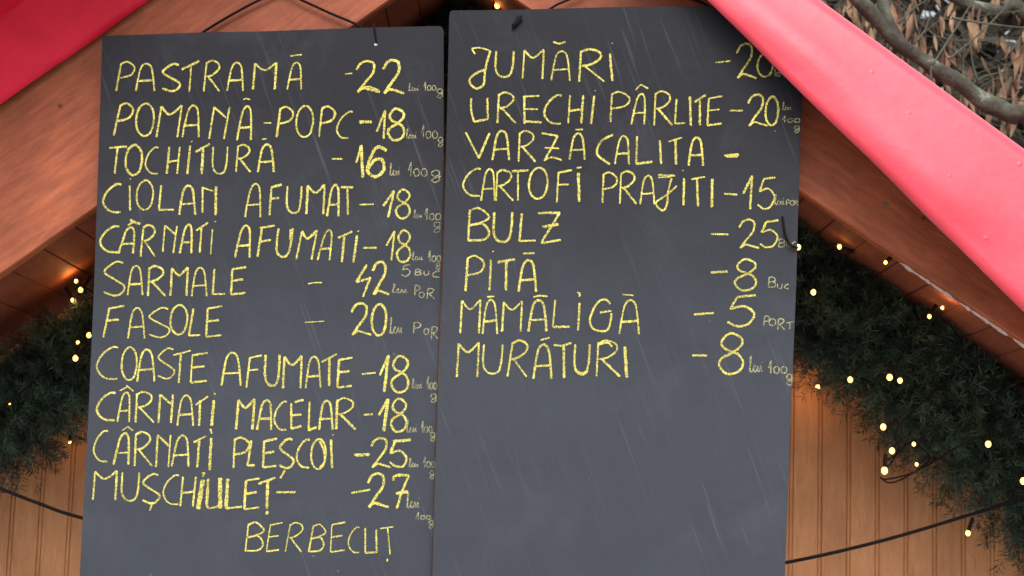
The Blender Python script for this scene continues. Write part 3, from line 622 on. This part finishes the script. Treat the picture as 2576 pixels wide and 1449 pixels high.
# ------------------------------------------------------------------ tree beyond the right cover
def leaf(V, F, p, d, ln, rnd):
    d = d.normalized(); s = d.cross(Vector((rnd.uniform(-1, 1), rnd.uniform(-1, 1), rnd.uniform(-.4, .4)))).normalized(); n = s.cross(d)
    b = len(V); w_ = ln*rnd.uniform(.08, .17); cu = rnd.uniform(.05, .35)*ln
    for t, ww in ((0, .05), (.2, .7), (.45, 1), (.75, .6), (1, .04)):
        c = p+d*ln*t+n*(cu*t*t)
        V.append(c-s*w_*ww+n*w_*.45*ww); V.append(c); V.append(c+s*w_*ww+n*w_*.45*ww)
    for i in range(4):
        for k in range(2): F.append((b+i*3+k, b+i*3+k+1, b+i*3+3+k+1, b+i*3+3+k))
rnd = random.Random(5)
YT = 1.9
tx = P(2576, 330, YT)
base = Vector((tx.x+.75, YT+.5, 0))
tree = empty('lichen_tree', base); tag(tree, 'tree with lichen covered boughs and dry brown leaves above the right roof', 'tree')
V = []; F = []
tube(V, F, crom([base, base+Vector((-.03, 0, 1.2)), base+Vector((-.12, -.1, 2.2)), base+Vector((-.05, .1, 3.4)), base+Vector((.1, .1, 5.2))], .12), lambda t: .17*(1-t)+.05, 14)
mesh('trunk', V, F, m_bark, tree, True)
V = []; F = []
boughs = [([base+Vector((-.1, -.1, 2.0))]+[P(x, y, YT) for x, y in ((2640, 372), (2540, 292), (2440, 232), (2345, 168), (2270, 112), (2205, 50), (2140, -30), (2060, -160))], .036, .022),
          ([base+Vector((-.08, 0, 2.6))]+[P(x, y, YT+.3) for x, y in ((2600, 60), (2520, 28), (2440, 12), (2330, -40))], .04, .018),
          ([P(2285, 122, YT), P(2258, 96, YT), P(2228, 50, YT), P(2218, 0, YT+.03), P(2210, -60, YT+.1), P(2190, -200, YT+.2)], .022, .024)]
for pts, r0, r1 in boughs: tube(V, F, [p+Vector((noise.noise(p*9), noise.noise(p*9+Vector((5, 0, 0))), noise.noise(p*9+Vector((0, 5, 0)))))*.022 for p in crom(pts, .03)], lambda t: (r0*(1-t)+r1*t)*(1+.3*noise.noise((t*26, r0*50, 0))), 12)
mesh('bough', V, F, m_bark, tree, True)
V = []; F = []; V2 = []; F2 = []
tw = [((2345, 165), (2380, 110), (2412, 60), (2455, -10)), ((2385, 150), (2430, 115), (2490, 60), (2555, -10)), ((2222, 95), (2275, 108), (2325, 132), (2346, 165)), ((2344, 200), (2341, 180), (2346, 160)),
      ((2260, 60), (2300, 20), (2360, -15)), ((2430, 225), (2470, 195), (2520, 182), (2590, 172)), ((2395, 45), (2470, 58), (2590, 72)), ((2460, 205), (2447, 160), (2440, 110)), ((2470, 240), (2540, 250), (2590, 255)), ((2300, 110), (2330, 70), (2340, 30)), ((2520, 290), (2545, 262), (2560, 230)), ((2350, 90), (2420, 105), (2500, 100))]
for i, t in enumerate(tw):
    V = []; F = []
    tube(V, F, crom([P(x, y, YT-.1+.25*(i % 3)) for x, y in t], .02), lambda t: .0040-.0022*t, 7)
    mesh('twig', V, F, m_twig, tree, True)
# finer twigs through the rest of the crown, each with hanging leaves
VR = []; FR = []
for i in range(170):
    if i < 85: c = P(rnd.uniform(2080, 2640), rnd.uniform(-120, 330), YT+rnd.uniform(.1, 1.6))
    else: c = base+Vector((rnd.uniform(-1.6, 1.9), rnd.uniform(-.5, 1.8), rnd.uniform(2.6, 5.0)))
    d = Vector((rnd.uniform(-1, 1), rnd.uniform(-.6, .6), rnd.uniform(-.5, .6))).normalized()
    a = c-d*rnd.uniform(.15, .35); b = c+d*rnd.uniform(.15, .35)
    V, F = ([], []) if i < 85 else (VR, FR)
    tube(V, F, crom([a, c+Vector((0, 0, rnd.uniform(-.03, .03))), b], .05), lambda t: .0021-.0011*t, 5)
    if i < 85: mesh('twig', V, F, m_twig, tree, True)
    for k in range(rnd.randrange(4, 9)):
        p = a.lerp(b, rnd.random()); leaf(V2, F2, p, Vector((rnd.uniform(-.4, .4), rnd.uniform(-.4, .4), -1)), rnd.uniform(.05, .115), rnd)
tag(mesh('far_twigs', VR, FR, m_twig, tree, True), None, None, None, 'stuff'); mesh('leaves', V2, F2, m_leaf, tree, True)

# far undergrowth: leafy mass with gaps of sky
V = []; F = []
rnd = random.Random(9)
for i in range(34000):
    x = rnd.uniform(-7, 9); y = rnd.uniform(5, 8.5); z = rnd.uniform(.0, 5.6)
    p = Vector((x, y, z))
    if noise.noise(p*1.15) < -.42: continue
    for k in range(2):
        leaf(V, F, p+Vector((rnd.uniform(-.1, .1), rnd.uniform(-.1, .1), rnd.uniform(-.1, .1))), Vector((rnd.uniform(-1, 1), rnd.uniform(-1, 1), rnd.uniform(-1, .3))), rnd.uniform(.16, .34), rnd)
tag(mesh('far_wood', V, F, m_far), 'dark far wood of bare twigs and leaves behind the cabin', None, None, 'stuff')
